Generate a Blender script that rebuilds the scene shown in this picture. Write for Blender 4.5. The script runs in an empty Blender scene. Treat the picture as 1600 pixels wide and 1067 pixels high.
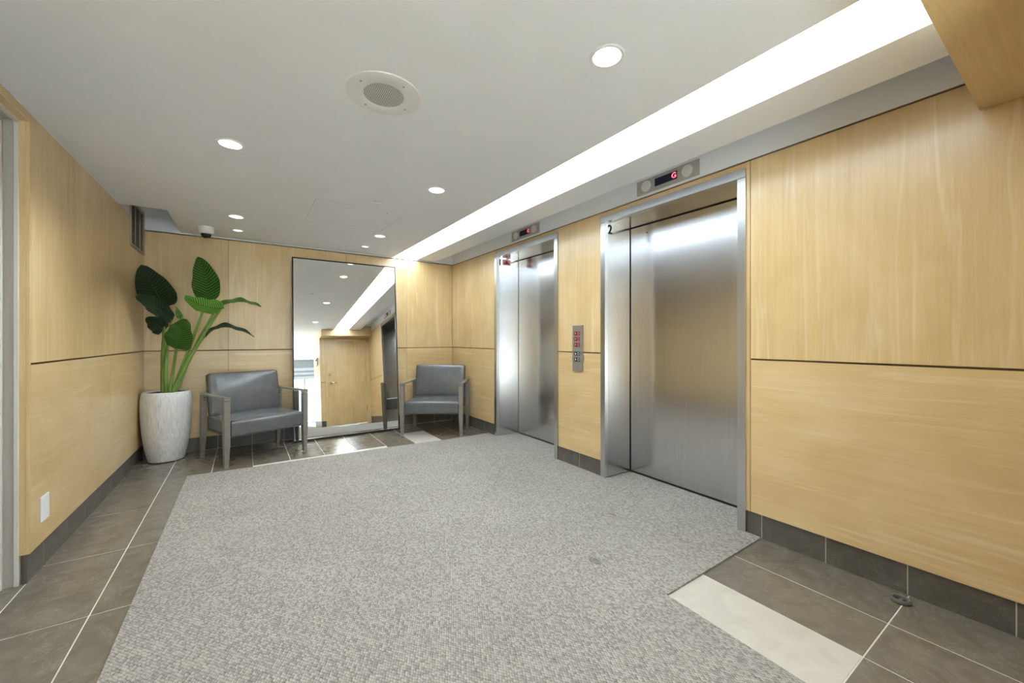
import bpy, bmesh, math, random
from mathutils import Vector, Matrix
random.seed(7)
R = math.radians
scn = bpy.context.scene
COL = scn.collection

# ------------------------------------------------------------------ camera, world, exposure
cam_d = bpy.data.cameras.new('camera')
cam_d.sensor_width = 36.0
cam_d.lens = 36.0 * 621.0 / 1600.0
cam_d.shift_y = -4.0 / 1600.0
cam_d.clip_start = 0.02
cam = bpy.data.objects.new('camera', cam_d)
COL.objects.link(cam)
cam.location = (0, 0, 1.16)
cam.rotation_euler = (R(90), 0, -math.atan(418 / 621.0))
scn.camera = cam
scn.view_settings.view_transform = 'Standard'
scn.view_settings.look = 'None'
scn.view_settings.exposure = 0.44
scn.view_settings.gamma = 1.0
scn.view_settings.use_curve_mapping = False
world = bpy.data.worlds.new('world')
scn.world = world
world.use_nodes = True
world.node_tree.nodes['Background'].inputs[0].default_value = (0.78, 0.88, 1.0, 1)
world.node_tree.nodes['Background'].inputs[1].default_value = 2.5
# low sun added to brighten the room through the added side windows
sun_d = bpy.data.lights.new('sun', 'SUN')
sun_d.energy = 180.0
sun_d.angle = R(1.0)
sun_d.color = (0.88, 0.955, 1.0)
sun = bpy.data.objects.new('sun', sun_d)
COL.objects.link(sun)
sun.rotation_euler = (R(6), R(-57), 0)
SLOT_EMIT = 9.0
SPOT_W = 25.0
LEFT_W = 66.0
WASH_W = 6.0
LOBBY_W = 120.0

# ------------------------------------------------------------------ room dimensions
XW, XL, YB = 2.482, -0.845, 5.23
ZC = 2.24                      # ceiling
ZG = 1.04                      # groove between upper and lower panels
ZBB = 0.14                     # tile baseboard height
SL0, SL1, SL2 = 1.63, 1.952, 2.224   # light slot, soffit strip, shadow recess
ZSLOT = 2.317
YD = -0.1                      # door wall behind the camera
XR = 1.36                      # corner of the door wall
YBK = 0.28                     # front of the wooden bulkhead
ZBK = 2.09
SHEAR = 0.0123

# ------------------------------------------------------------------ materials
def mat(name):
    m = bpy.data.materials.new(name)
    m.use_nodes = True
    nt = m.node_tree
    b = nt.nodes['Principled BSDF']
    return m, nt, b

def N(nt, t, **kw):
    n = nt.nodes.new(t)
    for k, v in kw.items():
        setattr(n, k, v)
    return n

def ramp(nt, stops):
    n = nt.nodes.new('ShaderNodeValToRGB')
    cr = n.color_ramp
    while len(cr.elements) < len(stops):
        cr.elements.new(0.5)
    for e, (p, c) in zip(cr.elements, stops):
        e.position = p
        e.color = (c[0], c[1], c[2], 1)
    return n

def plain(name, col, rough=0.5, metal=0.0, spec=0.5, noise=0.0, nscale=30, bump=0.0):
    m, nt, b = mat(name)
    b.inputs['Base Color'].default_value = (*col, 1)
    b.inputs['Roughness'].default_value = rough
    b.inputs['Metallic'].default_value = metal
    b.inputs['Specular IOR Level'].default_value = spec
    if noise or bump:
        tc = N(nt, 'ShaderNodeTexCoord')
        ns = N(nt, 'ShaderNodeTexNoise')
        ns.inputs['Scale'].default_value = nscale
        ns.inputs['Detail'].default_value = 4
        nt.links.new(tc.outputs['Object'], ns.inputs['Vector'])
        if noise:
            lo = [c * (1 - noise) for c in col]
            hi = [min(1, c * (1 + noise)) for c in col]
            rp = ramp(nt, [(0.3, lo), (0.7, hi)])
            nt.links.new(ns.outputs['Fac'], rp.inputs['Fac'])
            nt.links.new(rp.outputs['Color'], b.inputs['Base Color'])
        if bump:
            bp = N(nt, 'ShaderNodeBump')
            bp.inputs['Strength'].default_value = bump
            bp.inputs['Distance'].default_value = 0.002
            nt.links.new(ns.outputs['Fac'], bp.inputs['Height'])
            nt.links.new(bp.outputs['Normal'], b.inputs['Normal'])
    return m

def emit(name, col, s):
    m, nt, b = mat(name)
    b.inputs['Base Color'].default_value = (0.8, 0.8, 0.8, 1)
    b.inputs['Emission Color'].default_value = (*col, 1)
    b.inputs['Emission Strength'].default_value = s
    return m

def wood(name, axis, tint=(0.93, 0.895, 0.87)):
    """maple veneer; axis = local grain axis ('x','y','z')"""
    m, nt, b = mat(name)
    tc = N(nt, 'ShaderNodeTexCoord')
    oi = N(nt, 'ShaderNodeObjectInfo')
    ad = N(nt, 'ShaderNodeVectorMath', operation='ADD')
    ml = N(nt, 'ShaderNodeVectorMath', operation='SCALE')
    cb = N(nt, 'ShaderNodeCombineXYZ')
    for i in range(3):
        nt.links.new(oi.outputs['Random'], cb.inputs[i])
    nt.links.new(cb.outputs[0], ml.inputs[0])
    ml.inputs['Scale'].default_value = 37.0
    nt.links.new(tc.outputs['Object'], ad.inputs[0])
    nt.links.new(ml.outputs[0], ad.inputs[1])
    def noise(sc_long, sc_cross, detail, dist=0.0):
        mp = N(nt, 'ShaderNodeMapping')
        s = [sc_cross] * 3
        s['xyz'.index(axis)] = sc_long
        mp.inputs['Scale'].default_value = s
        nt.links.new(ad.outputs[0], mp.inputs['Vector'])
        n = N(nt, 'ShaderNodeTexNoise')
        n.inputs['Scale'].default_value = 1.0
        n.inputs['Detail'].default_value = detail
        n.inputs['Distortion'].default_value = dist
        nt.links.new(mp.outputs[0], n.inputs['Vector'])
        return n
    broad = noise(0.6, 3.2, 2, 0.3)        # veneer leaves
    streak = noise(1.6, 42, 3, 0.6)        # pale streaks
    fine = noise(9, 210, 2)                # pores
    blotch = noise(2.2, 3.0, 4, 1.2)
    t = tint
    dark = (0.58 * t[0], 0.405 * t[1], 0.182 * t[2])
    mid = (0.685 * t[0], 0.503 * t[1], 0.250 * t[2])
    lite = (0.77 * t[0], 0.60 * t[1], 0.345 * t[2])
    rp = ramp(nt, [(0.34, dark), (0.51, mid), (0.68, lite)])
    mx = N(nt, 'ShaderNodeMath', operation='MULTIPLY'); mx.inputs[1].default_value = 0.40
    my = N(nt, 'ShaderNodeMath', operation='MULTIPLY'); my.inputs[1].default_value = 0.22
    mz = N(nt, 'ShaderNodeMath', operation='MULTIPLY'); mz.inputs[1].default_value = 0.12
    mw = N(nt, 'ShaderNodeMath', operation='MULTIPLY'); mw.inputs[1].default_value = 0.30
    for n, k in ((broad, mx), (streak, my), (fine, mz), (blotch, mw)):
        nt.links.new(n.outputs['Fac'], k.inputs[0])
    a1 = N(nt, 'ShaderNodeMath', operation='ADD')
    a2 = N(nt, 'ShaderNodeMath', operation='ADD')
    a3 = N(nt, 'ShaderNodeMath', operation='ADD')
    nt.links.new(mx.outputs[0], a1.inputs[0]); nt.links.new(my.outputs[0], a1.inputs[1])
    nt.links.new(a1.outputs[0], a2.inputs[0]); nt.links.new(mz.outputs[0], a2.inputs[1])
    nt.links.new(a2.outputs[0], a3.inputs[0]); nt.links.new(mw.outputs[0], a3.inputs[1])
    nt.links.new(a3.outputs[0], rp.inputs['Fac'])
    pale = noise(0.9, 17, 4, 1.6)
    pr_ = ramp(nt, [(0.56, (0, 0, 0)), (0.70, (1, 1, 1))])
    nt.links.new(pale.outputs['Fac'], pr_.inputs['Fac'])
    pm_ = N(nt, 'ShaderNodeMath', operation='MULTIPLY'); pm_.inputs[1].default_value = 0.42
    nt.links.new(pr_.outputs['Color'], pm_.inputs[0])
    pmx = N(nt, 'ShaderNodeMixRGB'); pmx.inputs[2].default_value = (0.80, 0.66, 0.44, 1)
    nt.links.new(pm_.outputs[0], pmx.inputs[0]); nt.links.new(rp.outputs['Color'], pmx.inputs[1])
    nt.links.new(pmx.outputs[0], b.inputs['Base Color'])
    b.inputs['Coat Weight'].default_value = 0.35
    b.inputs['Coat Roughness'].default_value = 0.22
    b.inputs['Roughness'].default_value = 0.34
    b.inputs['Specular IOR Level'].default_value = 0.5
    bp = N(nt, 'ShaderNodeBump')
    bp.inputs['Strength'].default_value = 0.05
    bp.inputs['Distance'].default_value = 0.001
    nt.links.new(fine.outputs['Fac'], bp.inputs['Height'])
    nt.links.new(bp.outputs['Normal'], b.inputs['Normal'])
    return m

def steel(name, col=(0.56, 0.56, 0.57), rough=0.3, aniso=0.55):
    m, nt, b = mat(name)
    b.inputs['Metallic'].default_value = 1.0
    tc = N(nt, 'ShaderNodeTexCoord')
    mp = N(nt, 'ShaderNodeMapping')
    mp.inputs['Scale'].default_value = (420, 420, 1.5)
    ns = N(nt, 'ShaderNodeTexNoise')
    ns.inputs['Scale'].default_value = 1.0
    ns.inputs['Detail'].default_value = 2
    nt.links.new(tc.outputs['Object'], mp.inputs['Vector'])
    nt.links.new(mp.outputs[0], ns.inputs['Vector'])
    rp = ramp(nt, [(0.3, [c * 0.93 for c in col]), (0.7, [c * 1.06 for c in col])])
    nt.links.new(ns.outputs['Fac'], rp.inputs['Fac'])
    nt.links.new(rp.outputs['Color'], b.inputs['Base Color'])
    b.inputs['Roughness'].default_value = rough
    b.inputs['Anisotropic'].default_value = aniso
    b.inputs['Anisotropic Rotation'].default_value = 0.25
    tg = N(nt, 'ShaderNodeTangent', direction_type='RADIAL', axis='Z')
    nt.links.new(tg.outputs[0], b.inputs['Tangent'])
    return m

def stone(name, c0, c1, rough=0.2):
    m, nt, b = mat(name)
    tc = N(nt, 'ShaderNodeTexCoord')
    oi = N(nt, 'ShaderNodeObjectInfo')
    ad = N(nt, 'ShaderNodeVectorMath', operation='ADD')
    ml = N(nt, 'ShaderNodeVectorMath', operation='SCALE')
    cb = N(nt, 'ShaderNodeCombineXYZ')
    for i in range(3):
        nt.links.new(oi.outputs['Random'], cb.inputs[i])
    nt.links.new(cb.outputs[0], ml.inputs[0])
    ml.inputs['Scale'].default_value = 53.0
    nt.links.new(tc.outputs['Object'], ad.inputs[0])
    nt.links.new(ml.outputs[0], ad.inputs[1])
    n1 = N(nt, 'ShaderNodeTexNoise')
    n1.inputs['Scale'].default_value = 7
    n1.inputs['Detail'].default_value = 6
    n1.inputs['Distortion'].default_value = 1.4
    nt.links.new(ad.outputs[0], n1.inputs['Vector'])
    rp = ramp(nt, [(0.3, c0), (0.7, c1)])
    nt.links.new(n1.outputs['Fac'], rp.inputs['Fac'])
    # thin pale veins
    n2 = N(nt, 'ShaderNodeTexNoise')
    n2.inputs['Scale'].default_value = 4.5
    n2.inputs['Detail'].default_value = 5
    n2.inputs['Distortion'].default_value = 2.2
    nt.links.new(ad.outputs[0], n2.inputs['Vector'])
    vr = ramp(nt, [(0.485, (0, 0, 0)), (0.5, (1, 1, 1)), (0.515, (0, 0, 0))])
    nt.links.new(n2.outputs['Fac'], vr.inputs['Fac'])
    mk = N(nt, 'ShaderNodeMath', operation='MULTIPLY')
    nt.links.new(vr.outputs['Color'], mk.inputs[0])
    mk.inputs[1].default_value = 0.07
    mx = N(nt, 'ShaderNodeMixRGB')
    mx.inputs[2].default_value = (0.6, 0.56, 0.5, 1)
    nt.links.new(mk.outputs[0], mx.inputs[0])
    nt.links.new(rp.outputs['Color'], mx.inputs[1])
    nt.links.new(mx.outputs[0], b.inputs['Base Color'])
    b.inputs['Roughness'].default_value = rough
    return m

def carpet_mat():
    m, nt, b = mat('carpet_loops')
    tc = N(nt, 'ShaderNodeTexCoord')
    mp = N(nt, 'ShaderNodeMapping')
    mp.inputs['Rotation'].default_value = (0, 0, R(38))
    mp.inputs['Scale'].default_value = (125, 78, 1)
    nt.links.new(tc.outputs['Object'], mp.inputs['Vector'])
    vo = N(nt, 'ShaderNodeTexVoronoi')
    vo.inputs['Scale'].default_value = 1.0
    vo.inputs['Randomness'].default_value = 0.35
    nt.links.new(mp.outputs[0], vo.inputs['Vector'])
    rp = ramp(nt, [(0.0, (0.368, 0.34, 0.308)), (0.42, (0.312, 0.288, 0.26)), (0.75, (0.138, 0.127, 0.115))])
    nt.links.new(vo.outputs['Distance'], rp.inputs['Fac'])
    # per loop tone
    sp = N(nt, 'ShaderNodeSeparateColor')
    nt.links.new(vo.outputs['Color'], sp.inputs[0])
    tr = ramp(nt, [(0.0, (0.74, 0.74, 0.75)), (0.5, (1.0, 1.0, 1.0)), (1.0, (1.2, 1.19, 1.17))])
    nt.links.new(sp.outputs[0], tr.inputs['Fac'])
    mu = N(nt, 'ShaderNodeMixRGB', blend_type='MULTIPLY')
    mu.inputs[0].default_value = 1.0
    nt.links.new(rp.outputs['Color'], mu.inputs[1])
    nt.links.new(tr.outputs['Color'], mu.inputs[2])
    # traffic soiling and one dark spot
    ns = N(nt, 'ShaderNodeTexNoise')
    ns.inputs['Scale'].default_value = 1.3
    ns.inputs['Detail'].default_value = 3
    nt.links.new(tc.outputs['Object'], ns.inputs['Vector'])
    sr = ramp(nt, [(0.3, (0.92, 0.92, 0.92)), (0.7, (1.05, 1.05, 1.05))])
    nt.links.new(ns.outputs['Fac'], sr.inputs['Fac'])
    mu2 = N(nt, 'ShaderNodeMixRGB', blend_type='MULTIPLY')
    mu2.inputs[0].default_value = 1.0
    nt.links.new(mu.outputs[0], mu2.inputs[1])
    nt.links.new(sr.outputs['Color'], mu2.inputs[2])
    mp2 = N(nt, 'ShaderNodeMapping')
    mp2.inputs['Location'].default_value = (-1.51, -1.47, 0)
    nt.links.new(tc.outputs['Object'], mp2.inputs['Vector'])
    mp3 = N(nt, 'ShaderNodeMapping')
    mp3.inputs['Scale'].default_value = (30, 20, 0)
    nt.links.new(mp2.outputs[0], mp3.inputs['Vector'])
    ln = N(nt, 'ShaderNodeVectorMath', operation='LENGTH')
    nt.links.new(mp3.outputs[0], ln.inputs[0])
    st = ramp(nt, [(0.55, (0.68, 0.68, 0.68)), (1.0, (1, 1, 1))])
    nt.links.new(ln.outputs['Value'], st.inputs['Fac'])
    mu3 = N(nt, 'ShaderNodeMixRGB', blend_type='MULTIPLY')
    mu3.inputs[0].default_value = 1.0
    nt.links.new(mu2.outputs[0], mu3.inputs[1])
    nt.links.new(st.outputs['Color'], mu3.inputs[2])
    nt.links.new(mu3.outputs[0], b.inputs['Base Color'])
    b.inputs['Roughness'].default_value = 0.95
    b.inputs['Specular IOR Level'].default_value = 0.1
    inv = N(nt, 'ShaderNodeMath', operation='SUBTRACT')
    inv.inputs[0].default_value = 1.0
    nt.links.new(vo.outputs['Distance'], inv.inputs[1])
    bp = N(nt, 'ShaderNodeBump')
    bp.inputs['Strength'].default_value = 0.7
    bp.inputs['Distance'].default_value = 0.004
    nt.links.new(inv.outputs[0], bp.inputs['Height'])
    nt.links.new(bp.outputs['Normal'], b.inputs['Normal'])
    return m

def leaf_mat(name, c_dark, c_lite):
    m, nt, b = mat(name)
    uv = N(nt, 'ShaderNodeUVMap'); uv.uv_map = 'UVMap'
    sx = N(nt, 'ShaderNodeSeparateXYZ')
    nt.links.new(uv.outputs[0], sx.inputs[0])
    ab = N(nt, 'ShaderNodeMath', operation='ABSOLUTE')
    nt.links.new(sx.outputs['Y'], ab.inputs[0])
    k1 = N(nt, 'ShaderNodeMath', operation='MULTIPLY'); k1.inputs[1].default_value = -0.16
    nt.links.new(ab.outputs[0], k1.inputs[0])
    s = N(nt, 'ShaderNodeMath', operation='ADD')
    nt.links.new(sx.outputs['X'], s.inputs[0]); nt.links.new(k1.outputs[0], s.inputs[1])
    k2 = N(nt, 'ShaderNodeMath', operation='MULTIPLY'); k2.inputs[1].default_value = 105.0
    nt.links.new(s.outputs[0], k2.inputs[0])
    si = N(nt, 'ShaderNodeMath', operation='SINE')
    nt.links.new(k2.outputs[0], si.inputs[0])
    rp = ramp(nt, [(0.12, c_dark), (0.62, c_lite)])
    mr = N(nt, 'ShaderNodeMapRange')
    mr.inputs['From Min'].default_value = -1; mr.inputs['From Max'].default_value = 1
    nt.links.new(si.outputs[0], mr.inputs['Value'])
    nt.links.new(mr.outputs[0], rp.inputs['Fac'])
    nt.links.new(rp.outputs['Color'], b.inputs['Base Color'])
    b.inputs['Roughness'].default_value = 0.42
    b.inputs['Specular IOR Level'].default_value = 0.35
    # thin leaf lets some light through
    tl = N(nt, 'ShaderNodeBsdfTranslucent')
    nt.links.new(rp.outputs['Color'], tl.inputs['Color'])
    mxs = N(nt, 'ShaderNodeMixShader'); mxs.inputs[0].default_value = 0.25
    out = nt.nodes['Material Output']
    nt.links.new(b.outputs[0], mxs.inputs[1]); nt.links.new(tl.outputs[0], mxs.inputs[2])
    nt.links.new(mxs.outputs[0], out.inputs['Surface'])
    bp = N(nt, 'ShaderNodeBump')
    bp.inputs['Strength'].default_value = 0.35; bp.inputs['Distance'].default_value = 0.004
    nt.links.new(si.outputs[0], bp.inputs['Height'])
    nt.links.new(bp.outputs['Normal'], b.inputs['Normal'])
    return m

def streaky(name, c0, c1, rough):
    m, nt, b = mat(name)
    tc = N(nt, 'ShaderNodeTexCoord')
    mp = N(nt, 'ShaderNodeMapping'); mp.inputs['Scale'].default_value = (150, 150, 9)
    ns = N(nt, 'ShaderNodeTexNoise'); ns.inputs['Scale'].default_value = 1; ns.inputs['Detail'].default_value = 5
    nt.links.new(tc.outputs['Object'], mp.inputs['Vector']); nt.links.new(mp.outputs[0], ns.inputs['Vector'])
    rp = ramp(nt, [(0.32, c0), (0.62, c1)])
    nt.links.new(ns.outputs['Fac'], rp.inputs['Fac'])
    nt.links.new(rp.outputs['Color'], b.inputs['Base Color'])
    b.inputs['Roughness'].default_value = rough
    bp = N(nt, 'ShaderNodeBump'); bp.inputs['Strength'].default_value = 0.4; bp.inputs['Distance'].default_value = 0.003
    nt.links.new(ns.outputs['Fac'], bp.inputs['Height']); nt.links.new(bp.outputs['Normal'], b.inputs['Normal'])
    return m

M = {}
M['wood_z'] = wood('maple_vertical_grain', 'z')
M['wood_y'] = wood('maple_grain_along_y', 'y')
M['wood_x'] = wood('maple_grain_along_x', 'x')
M['sub'] = plain('dark_reveal', (0.16, 0.10, 0.05), 0.8)
M['white'] = plain('ceiling_paint', (0.86, 0.89, 0.95), 0.75, noise=0.015, nscale=3)
M['wallwhite'] = plain('white_wall_paint', (0.86, 0.885, 0.93), 0.7)
M['steel'] = steel('brushed_steel', (0.62, 0.62, 0.625), 0.18, 0.55)
M['station'] = plain('call_station_steel', (0.27, 0.25, 0.21), 0.42, 0.3, noise=0.04, nscale=80)
M['stopmetal'] = plain('dull_door_stop_metal', (0.17, 0.16, 0.145), 0.4, 0.5)
M['lobbypaint'] = plain('lobby_grey_paint', (0.42, 0.43, 0.44), 0.7)
M['steel_trim'] = steel('satin_steel_trim', (0.66, 0.66, 0.67), 0.26, 0.3)
M['plate'] = plain('satin_plate', (0.45, 0.435, 0.405), 0.4, 0.35, noise=0.04, nscale=80)
M['chrome'] = plain('chrome', (0.75, 0.75, 0.75), 0.15, 1.0)
M['black'] = plain('black_gap', (0.01, 0.01, 0.01), 0.6)
M['blackgloss'] = plain('black_metal', (0.012, 0.012, 0.013), 0.3)
M['tile'] = stone('grey_brown_tile', (0.125, 0.106, 0.081), (0.172, 0.149, 0.116), 0.17)
M['bbtile'] = stone('baseboard_tile', (0.085, 0.076, 0.064), (0.125, 0.112, 0.095), 0.33)
M['cream'] = stone('cream_tile', (0.44, 0.40, 0.345), (0.52, 0.475, 0.415), 0.3)
M['grout'] = plain('pale_grout', (0.56, 0.53, 0.46), 0.9)
M['carpet'] = carpet_mat()
M['leather'] = plain('grey_vinyl', (0.098, 0.102, 0.106), 0.23, spec=0.8, noise=0.10, nscale=14, bump=0.06)
M['frame'] = plain('taupe_metallic_frame', (0.25, 0.232, 0.205), 0.42, 0.35, noise=0.08, nscale=20)
M['pot'] = streaky('ribbed_grey_pot', (0.54, 0.535, 0.52), (0.74, 0.735, 0.72), 0.7)
M['soil'] = plain('dark_soil', (0.012, 0.010, 0.009), 0.9, bump=1.0, nscale=60)
M['leaf_dark'] = leaf_mat('leaf_dark', (0.010, 0.022, 0.010), (0.022, 0.050, 0.018))  # three greens: real leaf differences, plus shade and light put into the colour
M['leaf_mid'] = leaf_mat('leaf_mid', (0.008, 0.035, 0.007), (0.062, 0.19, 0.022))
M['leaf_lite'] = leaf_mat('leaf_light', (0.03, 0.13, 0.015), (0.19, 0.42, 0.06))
M['stem'] = plain('green_stem', (0.17, 0.29, 0.06), 0.45, noise=0.25, nscale=9)
M['midrib'] = plain('leaf_midrib', (0.03, 0.07, 0.02), 0.5)
M['mirror'] = plain('mirror_glass', (0.92, 0.93, 0.92), 0.0, 1.0)
M['mirror_edge'] = plain('mirror_bevel', (0.8, 0.8, 0.8), 0.12, 1.0)
M['plastic'] = plain('white_plastic', (0.78, 0.78, 0.79), 0.35)
M['greyplastic'] = plain('grey_screw', (0.25, 0.25, 0.25), 0.4)
M['dome'] = plain('smoked_dome', (0.02, 0.018, 0.016), 0.08)
M['slot'] = emit('light_slot_diffuser', (0.80, 0.925, 1.0), SLOT_EMIT)
M['lamp'] = emit('lamp_lens', (1.0, 0.96, 0.88), 9.0)
M['reflector'] = plain('lamp_reflector', (0.85, 0.85, 0.84), 0.25, 0.6)
M['grille'] = plain('vent_metal', (0.40, 0.35, 0.28), 0.45, 0.4)
M['display'] = plain('dark_display', (0.012, 0.014, 0.035), 0.15)
M['red'] = emit('red_led', (1.0, 0.03, 0.10), 1.6)
M['redbtn'] = plain('red_button', (0.20, 0.012, 0.014), 0.25)
M['redlite'] = plain('pale_red_print', (0.75, 0.42, 0.40), 0.4)
M['signred'] = plain('sign_red', (0.30, 0.02, 0.02), 0.5)
M['lantern'] = plain('lantern_lens', (0.74, 0.73, 0.71), 0.35)
M['whiteprint'] = plain('white_print', (0.8, 0.8, 0.8), 0.5)
M['doorframe'] = plain('grey_painted_metal', (0.42, 0.40, 0.36), 0.5)
M['doorlight'] = plain('pale_painted_metal', (0.62, 0.60, 0.55), 0.5)
M['concrete'] = plain('outside_paving', (0.55, 0.55, 0.54), 0.9)

def glass_mat():
    m, nt, b = mat('window_glass')
    tr = N(nt, 'ShaderNodeBsdfTransparent'); tr.inputs[0].default_value = (0.93, 0.96, 0.95, 1)
    gl = N(nt, 'ShaderNodeBsdfGlossy'); gl.inputs['Roughness'].default_value = 0.0
    mx = N(nt, 'ShaderNodeMixShader'); mx.inputs[0].default_value = 0.06
    nt.links.new(tr.outputs[0], mx.inputs[1]); nt.links.new(gl.outputs[0], mx.inputs[2])
    nt.links.new(mx.outputs[0], nt.nodes['Material Output'].inputs['Surface'])
    return m
M['glass'] = glass_mat()

# ------------------------------------------------------------------ mesh helpers
class MB:
    def __init__(self):
        self.bm = bmesh.new()
    def box(self, x0, x1, y0, y1, z0, z1, bev=0.0):
        r = bmesh.ops.create_cube(self.bm, size=1.0)
        vs = r['verts']
        for v in vs:
            v.co = Vector(((x0 + x1) / 2 + v.co.x * (x1 - x0), (y0 + y1) / 2 + v.co.y * (y1 - y0), (z0 + z1) / 2 + v.co.z * (z1 - z0)))
        if bev > 0:
            es = list({e for v in vs for e in v.link_edges})
            bmesh.ops.bevel(self.bm, geom=es, offset=bev, segments=2, affect='EDGES', profile=0.5)
        return self
    def cyl(self, c, r0, r1, h, axis='z', seg=32, caps=True):
        rr = bmesh.ops.create_cone(self.bm, cap_ends=caps, cap_tris=False, segments=seg, radius1=r0, radius2=r1, depth=h)
        rot = {'z': Matrix(), 'x': Matrix.Rotation(R(90), 4, 'Y'), 'y': Matrix.Rotation(R(90), 4, 'X')}[axis]
        bmesh.ops.transform(self.bm, matrix=Matrix.Translation(c) @ rot, verts=rr['verts'])
        return self
    def lathe(self, prof, c=(0, 0, 0), seg=40, close=False):
        rings = []
        for r, z in prof:
            if r < 1e-6:
                rings.append([self.bm.verts.new((c[0], c[1], c[2] + z))])
            else:
                rings.append([self.bm.verts.new((c[0] + r * math.cos(2 * math.pi * i / seg), c[1] + r * math.sin(2 * math.pi * i / seg), c[2] + z)) for i in range(seg)])
        for a, b in zip(rings[:-1], rings[1:]):
            for i in range(seg):
                j = (i + 1) % seg
                if len(a) == 1 and len(b) == 1:
                    continue
                if len(a) == 1:
                    self.bm.faces.new((a[0], b[j], b[i]))
                elif len(b) == 1:
                    self.bm.faces.new((a[i], a[j], b[0]))
                else:
                    self.bm.faces.new((a[i], a[j], b[j], b[i]))
        return self
    def rbox(self, sx, sy, sz, r, c=(0, 0, 0), n=10, crown=0.0, crown_y=0.0):
        """soft cushion: rounded box, crown lifts the top, crown_y swells the front (-y)"""
        res = bmesh.ops.create_cube(self.bm, size=1.0)
        es = list({e for v in res['verts'] for e in v.link_edges})
        before = set(self.bm.verts) - set(res['verts'])
        bmesh.ops.subdivide_edges(self.bm, edges=es, cuts=n, use_grid_fill=True)
        vs = [v for v in self.bm.verts if v not in before]
        for v in vs:
            # denser near the edges
            p = Vector([math.copysign(1 - (1 - min(1, abs(q) * 2)) ** 1.5, q) for q in v.co])
            x, y, z = p.x * sx / 2, p.y * sy / 2, p.z * sz / 2
            ix = max(-sx / 2 + r, min(sx / 2 - r, x)); iy = max(-sy / 2 + r, min(sy / 2 - r, y)); iz = max(-sz / 2 + r, min(sz / 2 - r, z))
            d = Vector((x - ix, y - iy, z - iz))
            if d.length > 1e-9:
                q = Vector((ix, iy, iz)) + d.normalized() * r
            else:
                q = Vector((x, y, z))
            wx = 1 - (2 * q.x / sx) ** 2; wy = 1 - (2 * q.y / sy) ** 2; wz = 1 - (2 * q.z / sz) ** 2
            if crown and q.z > 0:
                q.z += crown * max(0, wx) * max(0, wy)
            if crown_y and q.y < 0:
                q.y -= crown_y * max(0, wx) * max(0, wz)
            v.co = q + Vector(c)
        return self
    def poly(self, pts, z0, z1):
        b = [self.bm.verts.new((x, y, z0)) for x, y in pts]
        t = [self.bm.verts.new((x, y, z1)) for x, y in pts]
        n = len(pts)
        for i in range(n):
            j = (i + 1) % n
            self.bm.faces.new((b[i], b[j], t[j], t[i]))
        self.bm.faces.new(t)
        self.bm.faces.new(b[::-1])
        return self
    def prism(self, pts, d):
        """extrude a closed loop of 3D points by vector d"""
        a = [self.bm.verts.new(p) for p in pts]
        b = [self.bm.verts.new(Vector(p) + Vector(d)) for p in pts]
        n = len(pts)
        for i in range(n):
            j = (i + 1) % n
            self.bm.faces.new((a[i], a[j], b[j], b[i]))
        self.bm.faces.new(a[::-1]); self.bm.faces.new(b)
        return self
    def build(self, name, material, parent=None, smooth=False, center=True, shear=False):
        bm = self.bm
        bmesh.ops.recalc_face_normals(bm, faces=bm.faces)
        if shear:
            for v in bm.verts:
                v.co.x += (v.co.y - 2.8) * SHEAR
        me = bpy.data.meshes.new(name)
        loc = Vector((0, 0, 0))
        if center and len(bm.verts):
            xs = [v.co for v in bm.verts]
            loc = Vector([(min(p[i] for p in xs) + max(p[i] for p in xs)) / 2 for i in range(3)])
            for v in bm.verts:
                v.co -= loc
        bm.to_mesh(me); bm.free()
        if material is not None:
            me.materials.append(material)
        if smooth:
            for p in me.polygons:
                p.use_smooth = True
            try:
                me.set_sharp_from_angle(angle=R(38))
            except Exception:
                pass
        o = bpy.data.objects.new(name, me)
        COL.objects.link(o)
        o.location = loc
        if parent is not None:
            o.parent = parent
            # children are given in world coordinates: undo the chain of parent offsets
            off = Vector((0, 0, 0)); p = parent
            while p is not None:
                off += Vector(p.location); p = p.parent
            o.location = loc - off
        return o

def boxobj(name, material, dims, parent=None, bev=0.0, shear=False, smooth=False):
    return MB().box(*dims, bev=bev).build(name, material, parent, smooth=smooth, shear=shear)

def tag(o, label=None, cat=None, group=None, kind=None):
    if label: o['label'] = label
    if cat: o['category'] = cat
    if group: o['group'] = group
    if kind: o['kind'] = kind
    return o

def empty(name, loc=(0, 0, 0), rz=0.0):
    o = bpy.data.objects.new(name, None)
    o.empty_display_size = 0.1
    COL.objects.link(o)
    o.location = loc
    o.rotation_euler = (0, 0, rz)
    return o

def struct(o, label, cat='wall'):
    return tag(o, label, cat, kind='structure')

def local_build(mb, name, material, parent, smooth=False):
    """geometry given in the parent's own space"""
    o = mb.build(name, material, None, smooth=smooth)
    o.parent = parent
    return o

def text_obj(name, body, size, material, parent, loc, rot, depth=0.0008):
    cu = bpy.data.curves.new(name, 'FONT')
    cu.body = body
    cu.size = size
    cu.extrude = depth
    cu.offset = size * 0.02
    cu.align_x = 'CENTER'; cu.align_y = 'CENTER'
    tmp = bpy.data.objects.new(name + '_tmp', cu)
    COL.objects.link(tmp)
    dg = bpy.context.evaluated_depsgraph_get()
    me = bpy.data.meshes.new_from_object(tmp.evaluated_get(dg))
    bpy.data.objects.remove(tmp); bpy.data.curves.remove(cu)
    me.materials.clear(); me.materials.append(material)
    o = bpy.data.objects.new(name, me)
    COL.objects.link(o)
    o.rotation_euler = rot
    off = Vector((0, 0, 0)); p = parent
    while p is not None:
        off += Vector(p.location); p = p.parent
    o.parent = parent
    o.location = Vector(loc) - off
    return o

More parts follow.
